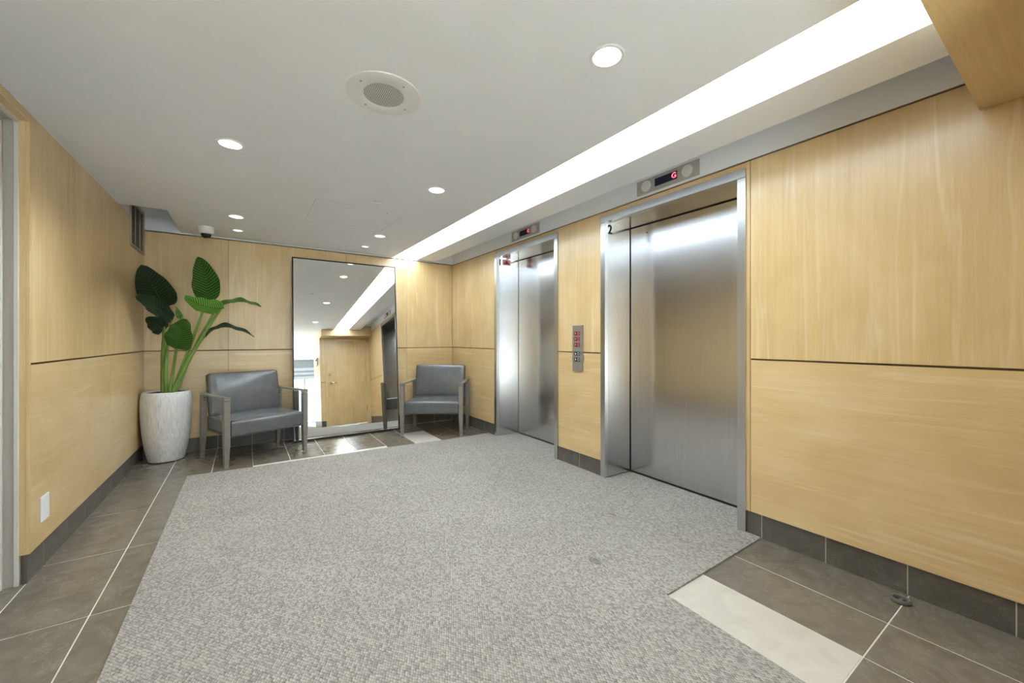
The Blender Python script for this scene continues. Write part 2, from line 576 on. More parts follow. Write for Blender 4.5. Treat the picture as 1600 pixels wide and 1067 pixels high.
# ------------------------------------------------------------------ floor with tiles
TW, GAP = 0.305, 0.005
floor = boxobj('floor', M['grout'], (-2.6, 4.2, -10.2, 5.5, -0.06, -0.0015))
struct(floor, 'dark grey tile floor with pale grout around the grey carpet', 'floor')
xs_cols = [-0.843 + 0.3025 * i for i in range(12)]          # -0.843 ... 2.48
tile_cache = {}
def tile(x0, x1, y0, y1, material):
    if x1 - x0 < 0.02 or y1 - y0 < 0.02:
        return
    g = GAP / 2
    w, l = round(x1 - x0 - 2 * g, 4), round(y1 - y0 - 2 * g, 4)
    key = (w, l, material.name)
    if key not in tile_cache:
        mb = MB().box(-w / 2, w / 2, -l / 2, l / 2, -0.008, 0, bev=0.0012)
        o = mb.build('floor_tile', material, None)
        o.location = (0, 0, 0)
        # keep the tile's top at local z = +0.004 (mesh is centred)
        tile_cache[key] = o.data
    else:
        o = bpy.data.objects.new('floor_tile', tile_cache[key])
        COL.objects.link(o)
    o.parent = floor
    o.location = Vector(((x0 + x1) / 2, (y0 + y1) / 2, -0.004)) - Vector(floor.location)
M['pale'] = stone('sun_bounce_floor', (0.70, 0.69, 0.67), (0.78, 0.77, 0.75), 0.5)  # unseen pale floor, added to bounce the sun up to the ceiling
for d in ((-2.6, -0.87, -10.2, -1.71), (-0.86, 1.34, -10.2, -2.61), (1.35, 4.2, -10.2, -1.33)):
    boxobj('lobby_paving', M['pale'] if d[0] < -1 else M['tile'], (*d, -0.0014, -0.0002), floor)
# columns beside the left wall (with the far left corner)
ysl = [YB, 4.95, 4.315, 3.668, 3.02, 2.372, 1.725, 1.08, 0.43, -0.22]
for ci in (0, 1):
    x0, x1 = xs_cols[ci], xs_cols[ci + 1]
    if ci == 0:
        x0 = -0.86
    for a, b_ in zip(ysl[:-1], ysl[1:]):
        tile(x0, x1, b_, a, M['tile'])
# one extra column inside the doorway at the left
tile(-1.165, -0.86, 2.372, 3.02, M['tile']); tile(-1.165, -0.86, 1.725, 2.372, M['tile'])
tile(-0.238, 0.067, 4.15, 4.95, M['tile']); tile(-0.238, 0.067, 4.95, YB, M['tile'])
for ci in range(3, 7):                                      # cream strip then grey rows at the back
    x0, x1 = xs_cols[ci], xs_cols[ci + 1]
    tile(x0, x1, 4.04, 4.345, M['cream'])
    tile(x0, x1, 4.345, 4.955, M['tile']); tile(x0, x1, 4.955, YB, M['tile'])
tile(xs_cols[7], xs_cols[8], 4.04, 4.65, M['tile']); tile(xs_cols[7], xs_cols[8], 4.65, YB, M['tile'])
tile(xs_cols[8], xs_cols[9], 4.04, 4.80, M['cream']); tile(xs_cols[8], xs_cols[9], 4.80, YB, M['tile'])
for ci in (9, 10):
    tile(xs_cols[ci], xs_cols[ci + 1] + (0.012 if ci == 10 else 0), 4.04, 4.65, M['tile'])
    tile(xs_cols[ci], xs_cols[ci + 1] + (0.012 if ci == 10 else 0), 4.65, YB, M['tile'])
# front right corner
tile(1.567, 1.875, 0.488, 1.15, M['cream'])
tile(1.875, 2.178, 0.488, 1.15, M['tile']); tile(2.178, 2.495, 0.488, 1.15, M['tile'])
for y0, y1 in ((-0.122, 0.488),):
    tile(1.567, 1.873, y0, y1, M['tile']); tile(1.873, 2.178, y0, y1, M['tile']); tile(2.178, 2.495, y0, y1, M['tile'])

# carpet
cp = [(-0.430, -2.6), (1.345, -2.6), (1.345, -0.09), (1.545, -0.09), (1.560, 0.57), (1.578, 1.096), (2.487, 1.105), (2.487, 1.232), (2.782, 1.232), (2.782, 2.288),
      (2.487, 2.288), (2.487, 2.95), (2.782, 2.95), (2.782, 4.0), (2.487, 4.0), (2.487, 4.2), (1.89, 4.2), (1.28, 4.24), (0.072, 4.268), (-0.400, 4.298)]
carpet = MB().poly(cp, 0.0, 0.009).build('carpet', M['carpet'], None, center=False)
tag(carpet, 'large light grey loop-pile carpet covering most of the lobby floor up to the elevator doors', 'carpet')

# ------------------------------------------------------------------ wall panels
def panel_pair(parent, axis, a0, a1, zt, front, thick=0.012, shear=False, sign=1, names='wall_panel', z0=ZBB):
    """upper and lower veneer panel; axis 'y' = panel runs along y on an x wall"""
    g = 0.0015
    for zz0, zz1, up in ((z0, ZG - 0.005, False), (ZG + 0.005, zt, True)):
        if axis == 'y':
            o = boxobj(names, M['wood_z'] if up else M['wood_y'], (min(front, front + sign * thick), max(front, front + sign * thick), a0 + g, a1 - g, zz0, zz1), parent, bev=0.001, shear=shear)
        else:
            o = boxobj(names, M['wood_z'] if up else M['wood_x'], (a0 + g, a1 - g, min(front, front + sign * thick), max(front, front + sign * thick), zz0, zz1), parent, bev=0.001)

def baseboard(parent, axis, a0, a1, front, first=None, sign=1, shear=False):
    """row of grey tiles, set back behind the veneer"""
    f = front + sign * 0.010
    L = 0.306
    cuts = [a0]
    p = first if first is not None else a0
    while p < a1 - 0.03:
        if p > a0 + 0.03:
            cuts.append(p)
        p += L
    cuts.append(a1)
    for c0, c1 in zip(cuts[:-1], cuts[1:]):
        lo, hi = min(f, f + sign * 0.012), max(f, f + sign * 0.012)
        if axis == 'y':
            boxobj('baseboard_tile', M['bbtile'], (lo, hi, c0 + 0.0018, c1 - 0.0018, 0.001, ZBB - 0.001), parent, shear=shear)
        else:
            boxobj('baseboard_tile', M['bbtile'], (c0 + 0.0018, c1 - 0.0018, lo, hi, 0.001, ZBB - 0.001), parent, shear=shear)

ZT = 2.213
FR2 = (1.186, 2.346)     # outer frame of the near elevator
FR1 = (2.90, 4.05)
# --- right wall
wall_right = empty('wall_right', (XW + 0.012, 2.5, 0))
s = XW + 0.012
for a, b_ in ((YD - 0.2, FR2[0]), (FR2[1], FR1[0]), (FR1[1], YB + 0.3)):
    boxobj('wall_core', M['sub'], (s, s + 0.45, a, b_, 0.0, ZT + 0.02), wall_right)
for a, b_ in (FR2, FR1):
    boxobj('wall_core', M['sub'], (s, s + 0.45, a, b_, 2.178, ZT + 0.02), wall_right)
struct(wall_right, 'maple panelled wall with two steel elevators and a thin horizontal groove')
panel_pair(wall_right, 'y', YD, 1.163, ZT, XW)
panel_pair(wall_right, 'y', FR2[1] + 0.002, FR1[0] - 0.002, ZT, XW)
panel_pair(wall_right, 'y', FR1[1] + 0.014, YB, ZT, XW)
boxobj('edge_strip', M['wood_z'], (XW + 0.001, XW + 0.013, 1.1655, FR2[0] - 0.001, ZBB, ZT), wall_right)
boxobj('edge_strip', M['wood_z'], (XW + 0.001, XW + 0.013, FR1[1] + 0.001, FR1[1] + 0.012, ZBB, ZT), wall_right)
for a, b_ in (FR2, FR1):
    boxobj('head_strip', M['wood_y'], (XW + 0.004, XW + 0.013, a, b_, 2.179, ZT), wall_right)
boxobj('upper_wall', M['wallwhite'], (XW + 0.003, XW + 0.45, YD - 0.2, YB + 0.3, ZT + 0.012, 2.62), wall_right)
baseboard(wall_right, 'y', YD, FR2[0] - 0.001, XW, first=1.105 - 0.306 * 3)
baseboard(wall_right, 'y', FR2[1], FR1[0], XW, first=2.62 - 0.306)
baseboard(wall_right, 'y', FR1[1], YB + 0.01, XW, first=4.33)
bg = boxobj('baseboard_grout', M['grout'], (XW + 0.0106, XW + 0.0118, YD, FR2[0] - 0.003, 0.0, ZBB - 0.003), wall_right)
boxobj('baseboard_grout', M['grout'], (XW + 0.0106, XW + 0.0118, FR2[1], FR1[0], 0.0, ZBB - 0.003), wall_right)
boxobj('baseboard_grout', M['grout'], (XW + 0.0106, XW + 0.0118, FR1[1], YB, 0.0, ZBB - 0.003), wall_right)

# --- back wall
wb = MB().box(-1.2, 3.0, YB + 0.012, YB + 0.3, 0.0, 2.222)
wall_back = wb.build('wall_back', M['sub'])
struct(wall_back, 'far maple panelled wall behind the mirror and the seats')
for a, b_ in ((-0.82, -0.144), (-0.144, 1.042), (1.042, 1.809), (1.809, XW)):
    panel_pair(wall_back, 'x', a, b_, ZT + 0.004, YB)
boxobj('upper_wall', M['wallwhite'], (-1.2, 3.0, YB + 0.003, YB + 0.3, ZT + 0.016, 2.62), wall_back)
baseboard(wall_back, 'x', -0.82, XW + 0.01, YB, first=-0.82 + 0.28)
boxobj('baseboard_grout', M['grout'], (-0.82, XW, YB + 0.0106, YB + 0.0118, 0.0, ZBB - 0.003), wall_back)

# --- left wall
YO = 2.84                  # near end of the left wall (doorway beyond)
YO2 = 1.86
ZTL = 2.228
ZHD = 2.188
wl = MB()
wl.box(XL - 0.3, XL - 0.012, YO + 0.02, YB + 0.02, 0, ZTL)
wl.box(XL - 0.3, XL - 0.012, YO2, YO + 0.02, ZHD + 0.004, ZTL)
wl.box(XL - 0.3, XL - 0.012, -1.7, YO2 - 0.02, 0, ZTL)
wall_left = wl.build('wall_left', M['sub'], shear=True)
struct(wall_left, 'left maple panelled wall with a grey doorway at its near end')
panel_pair(wall_left, 'y', YO + 0.012, 4.13, ZTL, XL, sign=-1, shear=True)
panel_pair(wall_left, 'y', 4.13, YB + 0.01, ZTL, XL, sign=-1, shear=True)
boxobj('edge_strip', M['wood_z'], (XL - 0.012, XL, YO, YO + 0.0105, ZBB, ZHD + 0.008), wall_left, shear=True)
boxobj('door_return', M['wood_z'], (XL - 0.034, XL - 0.0125, YO, YO + 0.012, ZBB, ZHD), wall_left, shear=True)
boxobj('door_head_return', M['wood_y'], (XL - 0.034, XL, YO2, YO + 0.0105, ZHD, ZHD + 0.008), wall_left, shear=True)
boxobj('wall_panel', M['wood_y'], (XL - 0.012, XL, YO2, YO + 0.0105, ZHD + 0.0095, ZTL), wall_left, shear=True)
panel_pair(wall_left, 'y', 0.6, YO2 - 0.012, ZTL, XL, sign=-1, shear=True)
panel_pair(wall_left, 'y', -1.7, 0.6, ZTL, XL, sign=-1, shear=True)
boxobj('upper_wall', M['wallwhite'], (XL - 0.3, XL - 0.003, -1.7, YB + 0.02, ZTL + 0.006, 2.62), wall_left, shear=True)
baseboard(wall_left, 'y', YO + 0.002, YB + 0.01, XL, first=3.02, sign=-1, shear=True)
baseboard(wall_left, 'y', -1.7, YO2 - 0.012, XL, sign=-1, shear=True)
boxobj('baseboard_grout', M['grout'], (XL - 0.0118, XL - 0.0106, YO + 0.004, YB, 0.0, ZBB - 0.003), wall_left, shear=True)

# doorway in the left wall: hollow metal frame and door leaf
door1 = empty('door_1', (XL - 0.06, (YO + YO2) / 2, 0))
struct(door1, 'grey metal doorway at the left edge of the picture', 'door')
X0 = XL - 0.034
for (yy, sgn) in ((YO, 1), (YO2, -1)):
    def yb(a, b_):
        lo, hi = yy + sgn * a, yy + sgn * b_
        return min(lo, hi), max(lo, hi)
    a, b_ = yb(-0.004, 0.03)
    boxobj('frame_lip', M['doorlight'], (X0 - 0.016, X0, a, b_, 0.0, ZHD), door1, shear=True, bev=0.002)
    a, b_ = yb(0.006, 0.03)
    boxobj('frame_jamb', M['doorframe'], (X0 - 0.05, X0 - 0.016, a, b_, 0.0, ZHD), door1, shear=True)
    a, b_ = yb(-0.012, 0.03)
    boxobj('frame_stop', M['doorlight'], (X0 - 0.066, X0 - 0.05, a, b_, 0.0, ZHD), door1, shear=True, bev=0.002)
boxobj('frame_lip', M['doorlight'], (X0 - 0.016, X0, YO2, YO, ZHD - 0.012, ZHD), door1, shear=True)
boxobj('frame_jamb', M['doorframe'], (X0 - 0.05, X0 - 0.016, YO2, YO, ZHD - 0.004, ZHD), door1, shear=True)
boxobj('frame_stop', M['doorlight'], (X0 - 0.066, X0 - 0.05, YO2, YO, ZHD - 0.02, ZHD), door1, shear=True)
leaf = boxobj('door_leaf', M['doorframe'], (X0 - 0.11, X0 - 0.068, YO2 + 0.006, YO - 0.006, 0.008, ZHD - 0.024), door1, shear=True)
MB().cyl((X0 - 0.04, YO2 + 0.08, 1.0), 0.011, 0.011, 0.06, 'x').box(X0 - 0.02, X0 - 0.004, YO2 + 0.07, YO2 + 0.19, 0.99, 1.01).build('door_handle', M['chrome'], leaf, smooth=True)

# ------------------------------------------------------------------ ceiling
LAMPS = [(1.15, 1.058, 'n'), (-0.065, 2.695, 'n'), (1.155, 2.695, 'n'), (-0.06, 4.27, 'n'), (1.18, 4.235, 'n'), (-0.055, 4.80, 's'), (1.172, 4.81, 's'), (-0.065, 1.058, 'n')]
HATCH = (0.455, 1.135, 3.375, 4.055)

def plate_with_holes(name, outline, circles, rects, z, material, thick=0.02, parent=None):
    bm = bmesh.new()
    edges = []
    def loop(pts):
        vs = [bm.verts.new((x, y, z)) for x, y in pts]
        for i in range(len(vs)):
            edges.append(bm.edges.new((vs[i], vs[(i + 1) % len(vs)])))
    loop(outline)
    for cx, cy, r in circles:
        loop([(cx + r * math.cos(2 * math.pi * i / 36), cy + r * math.sin(2 * math.pi * i / 36)) for i in range(36)])
    for x0, x1, y0, y1 in rects:
        loop([(x0, y0), (x1, y0), (x1, y1), (x0, y1)])
    bmesh.ops.triangle_fill(bm, use_beauty=True, use_dissolve=False, edges=edges)
    ret = bmesh.ops.extrude_face_region(bm, geom=list(bm.faces))
    for g in ret['geom']:
        if isinstance(g, bmesh.types.BMVert):
            g.co.z += thick
    mb = MB(); mb.bm.free(); mb.bm = bm
    return mb.build(name, material, parent)

NX, NY = -0.538, 4.377
XCL = XL - 0.06
outline = [(XCL, -2.65), (XR, -2.65), (XR, YD), (SL0, YD), (SL0, YB + 0.004), (NX, YB + 0.004), (NX, NY), (XCL, NY)]
circ = [(x, y, 0.056 if k == 'n' else 0.043) for x, y, k in LAMPS]
ceiling = plate_with_holes('ceiling', outline, circ, [HATCH], ZC, M['white'])
struct(ceiling, 'white painted ceiling with recessed lamps and a long bright light slot', 'ceiling')
# soffit strip between slot and shadow recess, recess tops
boxobj('soffit_strip', M['white'], (SL1, SL2, YBK, YB + 0.004, ZC, ZC + 0.06), ceiling)
boxobj('slot_side', M['white'], (SL0 - 0.02, SL0 - 0.0005, YBK, YB + 0.004, ZC + 0.0202, ZSLOT + 0.02), ceiling)
boxobj('slot_side', M['white'], (SL1 + 0.0005, SL1 + 0.02, YBK, YB + 0.004, ZC + 0.0605, ZSLOT + 0.02), ceiling)
boxobj('recess_side', M['white'], (SL1 + 0.0205, SL1 + 0.04, YBK, YB + 0.004, ZC + 0.0605, 2.375), ceiling)
boxobj('recess_side', M['white'], (SL1 + 0.0405, XW + 0.002, YBK - 0.02, YBK - 0.001, ZC + 0.0905, 2.375), ceiling)
boxobj('recess_top', M['white'], (SL1 + 0.021, XW + 0.003, YBK - 0.3, YB + 0.004, 2.375, 2.395), ceiling)
boxobj('recess_top', M['white'], (XCL, NX + 0.3, NY - 0.3, YB + 0.004, 2.56, 2.58), ceiling)
boxobj('recess_side', M['white'], (NX + 0.001, NX + 0.02, NY, YB + 0.004, ZC + 0.021, 2.56), ceiling)
boxobj('recess_side', M['white'], (XCL, NX, NY - 0.02, NY - 0.001, ZC + 0.021, 2.56), ceiling)
# higher lobby ceiling behind the camera
boxobj('lobby_ceiling', M['lobbypaint'], (-2.6, 4.2, -10.2, -2.65, 2.85, 2.9), ceiling)
boxobj('roof_slab', M['concrete'], (-2.7, 4.3, -10.3, 5.6, 2.96, 3.1), ceiling)
boxobj('ceiling_step', M['lobbypaint'], (-2.6, 4.2, -2.67, -2.65, ZC, 2.85), ceiling)
boxobj('lobby_ceiling', M['white'], (-2.6, XCL, -2.65, 5.4, ZC, ZC + 0.02), ceiling)
boxobj('lobby_ceiling', M['white'], (XR, 4.2, -2.65, YD - 0.12, ZC, ZC + 0.02), ceiling)

# light slot
boxobj('slot_top', M['white'], (SL0 - 0.02, SL1 + 0.02, YBK, YB + 0.004, ZSLOT + 0.0205, ZSLOT + 0.035), ceiling)
ls = empty('light_slot', ((SL0 + SL1) / 2, (YBK + YB) / 2, ZSLOT))
tag(ls, 'long bright recessed light slot running along the ceiling beside the elevators', 'light')
MB().box(SL0, SL1, YBK + 0.002, YB, ZSLOT, ZSLOT + 0.01).build('diffuser', M['slot'], ls)

# recessed lamps
LABELS = ['large recessed downlight in the ceiling nearest the camera beside the light slot',
          'recessed downlight at the left between the round speaker and the left wall',
          'recessed downlight in front of the near corner of the ceiling hatch, beside the light slot',
          'recessed downlight near the dome camera, second from the back wall',
          'recessed downlight at the far edge of the ceiling hatch towards the light slot',
          'small recessed spotlight beside the dome camera close to the back wall',
          'small recessed spotlight close to the back wall above the mirror',
          'unseen recessed downlight above the viewer, kept to light the front left']
def downlight(x, y, kind, label, watt=None, z=ZC, cone=None):
    ro, ri = (0.066, 0.053) if kind == 'n' else (0.051, 0.037)
    t = empty('downlight', (x, y, z))
    tag(t, label, 'downlight', 'recessed ceiling downlights')
    MB().lathe([(ri, 0.004), (ri, -0.003), (ro - 0.004, -0.005), (ro, -0.003), (ro, 0.0), (ri + 0.001, 0.0)], (x, y, z)).build('trim_ring', M['plastic'], t, smooth=True)
    MB().lathe([(ri, 0.0), (ri * 0.94, 0.03), (ri * 0.78, 0.062), (ri * 0.7, 0.075)], (x, y, z)).build('reflector', M['reflector'], t, smooth=True)
    MB().lathe([(0.0, 0.052), (ri * 0.5, 0.055), (ri * 0.8, 0.066), (ri * 0.82, 0.08), (0, 0.082)], (x, y, z)).build('bulb', M['lamp'], t, smooth=True)
    ld = bpy.data.lights.new('lamp_beam', 'SPOT')
    ld.energy = watt if watt else (WASH_W if kind == 's' else ((LEFT_W if y < 4 else 0.75 * LEFT_W) if x < 0.5 else SPOT_W))
    ld.color = (0.90, 0.965, 1.0)
    ld.spot_size = R(105) if (kind == 'n' and y > 4) else (R(150) if kind == 'n' else R(110))
    ld.spot_blend = 1.0
    ld.shadow_soft_size = 0.03
    lo = bpy.data.objects.new('lamp_beam', ld)
    COL.objects.link(lo)
    lo.parent = t
    lo.location = (0, 0, 0.012)
for (x, y, k), lb in zip(LAMPS[:-1], LABELS[:-1]):
    downlight(x, y, k, lb)
downlight(*LAMPS[-1], LABELS[-1], watt=44.0)  # out-of-view lamp of the ceiling grid, kept to light the front left

# speaker
sx, sy = 0.512, 1.775
sp = empty('ceiling_speaker', (sx, sy, ZC))
tag(sp, 'round white ceiling speaker with a perforated grey centre', 'speaker')
MB().lathe([(0.086, -0.004), (0.088, -0.005), (0.150, -0.005), (0.158, -0.003), (0.160, 0.0), (0.086, 0.0)], (sx, sy, ZC), seg=64).build('rim', M['plastic'], sp, smooth=True)
def grille_mat():
    m, nt, b = mat('perforated_grille')
    tc = N(nt, 'ShaderNodeTexCoord')
    mp = N(nt, 'ShaderNodeMapping'); mp.inputs['Scale'].default_value = (130, 130, 0)
    vo = N(nt, 'ShaderNodeTexVoronoi'); vo.inputs['Randomness'].default_value = 0.0; vo.inputs['Scale'].default_value = 1
    nt.links.new(tc.outputs['Object'], mp.inputs['Vector']); nt.links.new(mp.outputs[0], vo.inputs['Vector'])
    rp = ramp(nt, [(0.30, (0.10, 0.10, 0.10)), (0.40, (0.62, 0.61, 0.59))])
    nt.links.new(vo.outputs['Distance'], rp.inputs['Fac']); nt.links.new(rp.outputs['Color'], b.inputs['Base Color'])
    b.inputs['Roughness'].default_value = 0.5
    return m
MB().lathe([(0, -0.0065), (0.06, -0.006), (0.0855, -0.0045), (0.0855, -0.001), (0, -0.001)], (sx, sy, ZC), seg=48).build('grille', grille_mat(), sp, smooth=True)
for a in (25, 115, 205, 295):
    MB().cyl((sx + 0.122 * math.cos(R(a)), sy + 0.122 * math.sin(R(a)), ZC - 0.0055), 0.0045, 0.0035, 0.002, 'z', 12).build('screw', M['greyplastic'], sp)

# sprinkler cover, hatch, dome camera
dt = empty('sprinkler_cover', (0.87, 3.22, ZC))
tag(dt, 'small round white sprinkler cover beside the ceiling hatch', 'sprinkler')
MB().lathe([(0, -0.012), (0.038, -0.012), (0.042, -0.010), (0.042, -0.006), (0, -0.006)], (0.87, 3.22, ZC), seg=32).build('cover_plate', M['white'], dt, smooth=True)
MB().cyl((0.87, 3.22, ZC - 0.003), 0.030, 0.030, 0.006, 'z', 24).build('collar', M['greyplastic'], dt)
ht = empty('access_hatch', ((HATCH[0] + HATCH[1]) / 2, (HATCH[2] + HATCH[3]) / 2, ZC))
tag(ht, 'square white access hatch set flush in the ceiling', 'hatch')
g = 0.0025
MB().box(HATCH[0] + g, HATCH[1] - g, HATCH[2] + 0.007, HATCH[3] - g, ZC, ZC + 0.015).build('hatch_panel', M['white'], ht)
MB().box(HATCH[0] - 0.03, HATCH[1] + 0.03, HATCH[2] - 0.03, HATCH[3] + 0.03, ZC + 0.022, ZC + 0.03).build('hatch_box', M['black'], ht)
for px, py in ((1.02, 3.44), (1.10, 3.72), (0.86, 3.98)):
    MB().cyl((px, py, ZC - 0.0008), 0.006, 0.006, 0.0016, 'z', 12).build('latch_screw', M['greyplastic'], ht)
dc = empty('dome_camera', (-0.308, 4.84, ZC))
tag(dc, 'white dome security camera with a smoked lens on the ceiling', 'camera')
MB().lathe([(0, 0), (0.066, 0), (0.066, -0.006), (0.062, -0.012), (0.062, -0.05), (0.055, -0.062), (0.042, -0.066), (0, -0.066)], (-0.308, 4.84, ZC)).build('housing', M['plastic'], dc, smooth=True)
MB().lathe([(0.042, -0.064), (0.041, -0.075), (0.034, -0.093), (0.02, -0.104), (0, -0.108)], (-0.308, 4.84, ZC)).build('dome', M['dome'], dc, smooth=True)
MB().cyl((-0.30, 4.83, ZC - 0.1025), 0.008, 0.006, 0.012, 'z', 12).build('lens', M['greyplastic'], dc)

# ------------------------------------------------------------------ wooden bulkhead, door wall (behind the camera)
bh = boxobj('wall_front', M['wood_x'], (XR, XW - 0.001, YD + 0.001, YBK, ZBK, ZC + 0.09), None, bev=0.001)
struct(bh, 'wooden bulkhead hanging below the ceiling at the upper right')
DX0, DX1, DZ = 1.515, 2.385, 2.045
wd = MB()
wd.box(XR + 0.012, DX0 - 0.04, YD - 0.13, YD - 0.012, 0, 2.6)
wd.box(DX1 + 0.04, XW + 0.2, YD - 0.13, YD - 0.012, 0, 2.6)
wd.box(DX0 - 0.04, DX1 + 0.04, YD - 0.13, YD - 0.012, DZ + 0.03, 2.6)
wd.box(XR + 0.012, XR + 0.13, -1.32, YD - 0.13, 0, 2.6)
wall_door = wd.build('wall_door', M['sub'])
struct(wall_door, 'maple wall with the wooden door seen in the mirror')
panel_pair(wall_door, 'x', XR, DX0 - 0.045, ZBK, YD, sign=-1)
panel_pair(wall_door, 'y', -1.32, YD - 0.012, ZC, XR)
boxobj('casing', M['wood_z'], (DX0 - 0.045, DX0, YD - 0.03, YD + 0.006, 0, DZ + 0.045), wall_door)
boxobj('casing', M['wood_z'], (DX1, XW - 0.001, YD - 0.03, YD + 0.006, 0, DZ + 0.045), wall_door)
boxobj('casing', M['wood_x'], (DX0 + 0.0005, DX1 - 0.0005, YD - 0.03, YD + 0.006, DZ + 0.004, DZ + 0.0445), wall_door)
baseboard(wall_door, 'x', XR + 0.012, DX0 - 0.045, YD, sign=-1)
baseboard(wall_door, 'y', -1.32, YD - 0.012, XR)
door2 = empty('door_2', ((DX0 + DX1) / 2, YD, 0))
struct(door2, 'maple door with a chrome lever reflected in the mirror', 'door')
lf = boxobj('door_leaf', M['wood_z'], (DX0 + 0.004, DX1 - 0.004, YD - 0.05, YD - 0.006, 0.02, DZ), door2)
hm = MB().cyl((1.595, YD + 0.002, 1.015), 0.028, 0.028, 0.012, 'y', 24).cyl((1.595, YD + 0.024, 1.015), 0.010, 0.010, 0.04, 'y', 16).box(1.587, 1.71, YD + 0.038, YD + 0.052, 1.006, 1.024, 0.004)
hm.build('lever', M['chrome'], lf, smooth=True)
MB().cyl((1.565, YD + 0.004, 1.205), 0.026, 0.024, 0.02, 'y', 24).build('deadbolt', M['chrome'], lf, smooth=True)
for hz in (0.35, 1.05, 1.75):
    MB().cyl((DX1 - 0.003, YD + 0.004, hz), 0.008, 0.008, 0.11, 'z', 12).build('hinge', M['steel_trim'], lf)
ic = empty('intercom', (XR - 0.001, -0.55, 1.58))
tag(ic, 'small grey intercom box on the wall corner reflected in the mirror', 'intercom')
MB().box(XR - 0.03, XR - 0.001, -0.70, -0.42, 1.49, 1.67, 0.004).build('housing', M['plate'], ic)
MB().box(XR - 0.033, XR - 0.030, -0.66, -0.46, 1.60, 1.65).build('screen', M['display'], ic)

# lobby enclosure with windows at the far end
lob = MB()
lob.box(-2.7, -2.6, -1.7, 5.5, 0, 2.9)
lob.box(-2.7, -2.6, -10.2, -1.7, 2.2, 2.9)
lob.box(-2.7, -2.6, -10.2, -4.7, 0, 2.2)
lob.box(-2.6, XL - 0.36, -1.7, -1.6, 0, ZC)
lob.box(4.2, 4.3, -10.2, 0.6, 0, 2.9)
lob.box(-2.6, 4.2, -10.3, -10.2, 2.12, 2.9)
lob.box(-2.6, XCL - 0.25, 5.4, 5.5, 0, 2.9)
lob.box(XW + 0.2, 4.2, YD - 0.13, YD, 0, 2.9)
wall_lobby = lob.build('wall_lobby', M['lobbypaint'])
struct(wall_lobby, 'pale lobby walls behind the viewer with tall street windows')
win = empty('window_1', (0, -10.2, 0))
struct(win, 'row of tall white framed street windows reflected in the mirror', 'window')
n = 6
for i in range(n + 1):
    x = -2.55 + i * 6.7 / n
    boxobj('mullion', M['plastic'], (x - 0.035, x + 0.035, -10.25, -10.15, 0.0, 2.12), win)
for i in range(n):
    x0 = -2.55 + i * 6.7 / n + 0.035; x1 = -2.55 + (i + 1) * 6.7 / n - 0.035
    boxobj('rail', M['plastic'], (x0, x1, -10.25, -10.15, 0.0, 0.08), win)
    boxobj('rail', M['plastic'], (x0, x1, -10.25, -10.15, 1.98, 2.12), win)
    boxobj('pane', M['glass'], (x0, x1, -10.205, -10.2, 0.08, 1.98), win)
fill_win = empty('fill_window', (-2.6, -3.2, 0))  # unseen side windows, added so the sun can brighten the room
struct(fill_win, 'unseen row of side windows added to let the sun into the lobby', 'window')
nw = 3
for i in range(nw + 1):
    y = -4.65 + i * 2.9 / nw
    boxobj('mullion', M['plastic'], (-2.68, -2.58, y - 0.035, y + 0.035, 0.0, 2.2), fill_win)
for i in range(nw):
    y0 = -4.65 + i * 2.9 / nw + 0.035; y1 = -4.65 + (i + 1) * 2.9 / nw - 0.035
    boxobj('rail', M['plastic'], (-2.68, -2.58, y0, y1, 0.0, 0.08), fill_win)
    boxobj('rail', M['plastic'], (-2.68, -2.58, y0, y1, 2.12, 2.2), fill_win)
    boxobj('pane', M['glass'], (-2.635, -2.63, y0, y1, 0.08, 2.12), fill_win)
for z0, z1, yy in ((2.20, 2.30, -10.14), (2.38, 2.50, -10.10)):
    boxobj('window_beam', M['plastic'], (-2.6, 4.2, -10.2, yy, z0, z1), win)
st = boxobj('floor_outside', M['concrete'], (-25, 15, -30, 12, -0.2, -0.07))
struct(st, 'pale street paving outside the lobby windows', 'pavement')
for i, (x, y) in enumerate(((1.0, -5.0), (-1.4, -5.0), (1.6, -7.6), (-1.4, -7.6), (0.2, -3.6), (3.0, -5.0))):
    z = 2.85 if y < -2.65 else ZC
    t = empty('lobby_downlight', (x, y, z))
    tag(t, 'round downlight in the lobby ceiling behind the viewer', 'downlight', 'lobby downlights behind the viewer')
    MB().lathe([(0.0, -0.004), (0.07, -0.004), (0.085, -0.006), (0.09, 0.0), (0, 0.0)], (x, y, z)).build('lens', M['lamp'], t, smooth=True)
    ld = bpy.data.lights.new('lamp_beam', 'SPOT'); ld.energy = LOBBY_W; ld.spot_size = R(150); ld.spot_blend = 0.8
    ld.color = (1.0, 0.95, 0.88); ld.shadow_soft_size = 0.08
    lo = bpy.data.objects.new('lamp_beam', ld); COL.objects.link(lo); lo.parent = t; lo.location = (0, 0, -0.02)

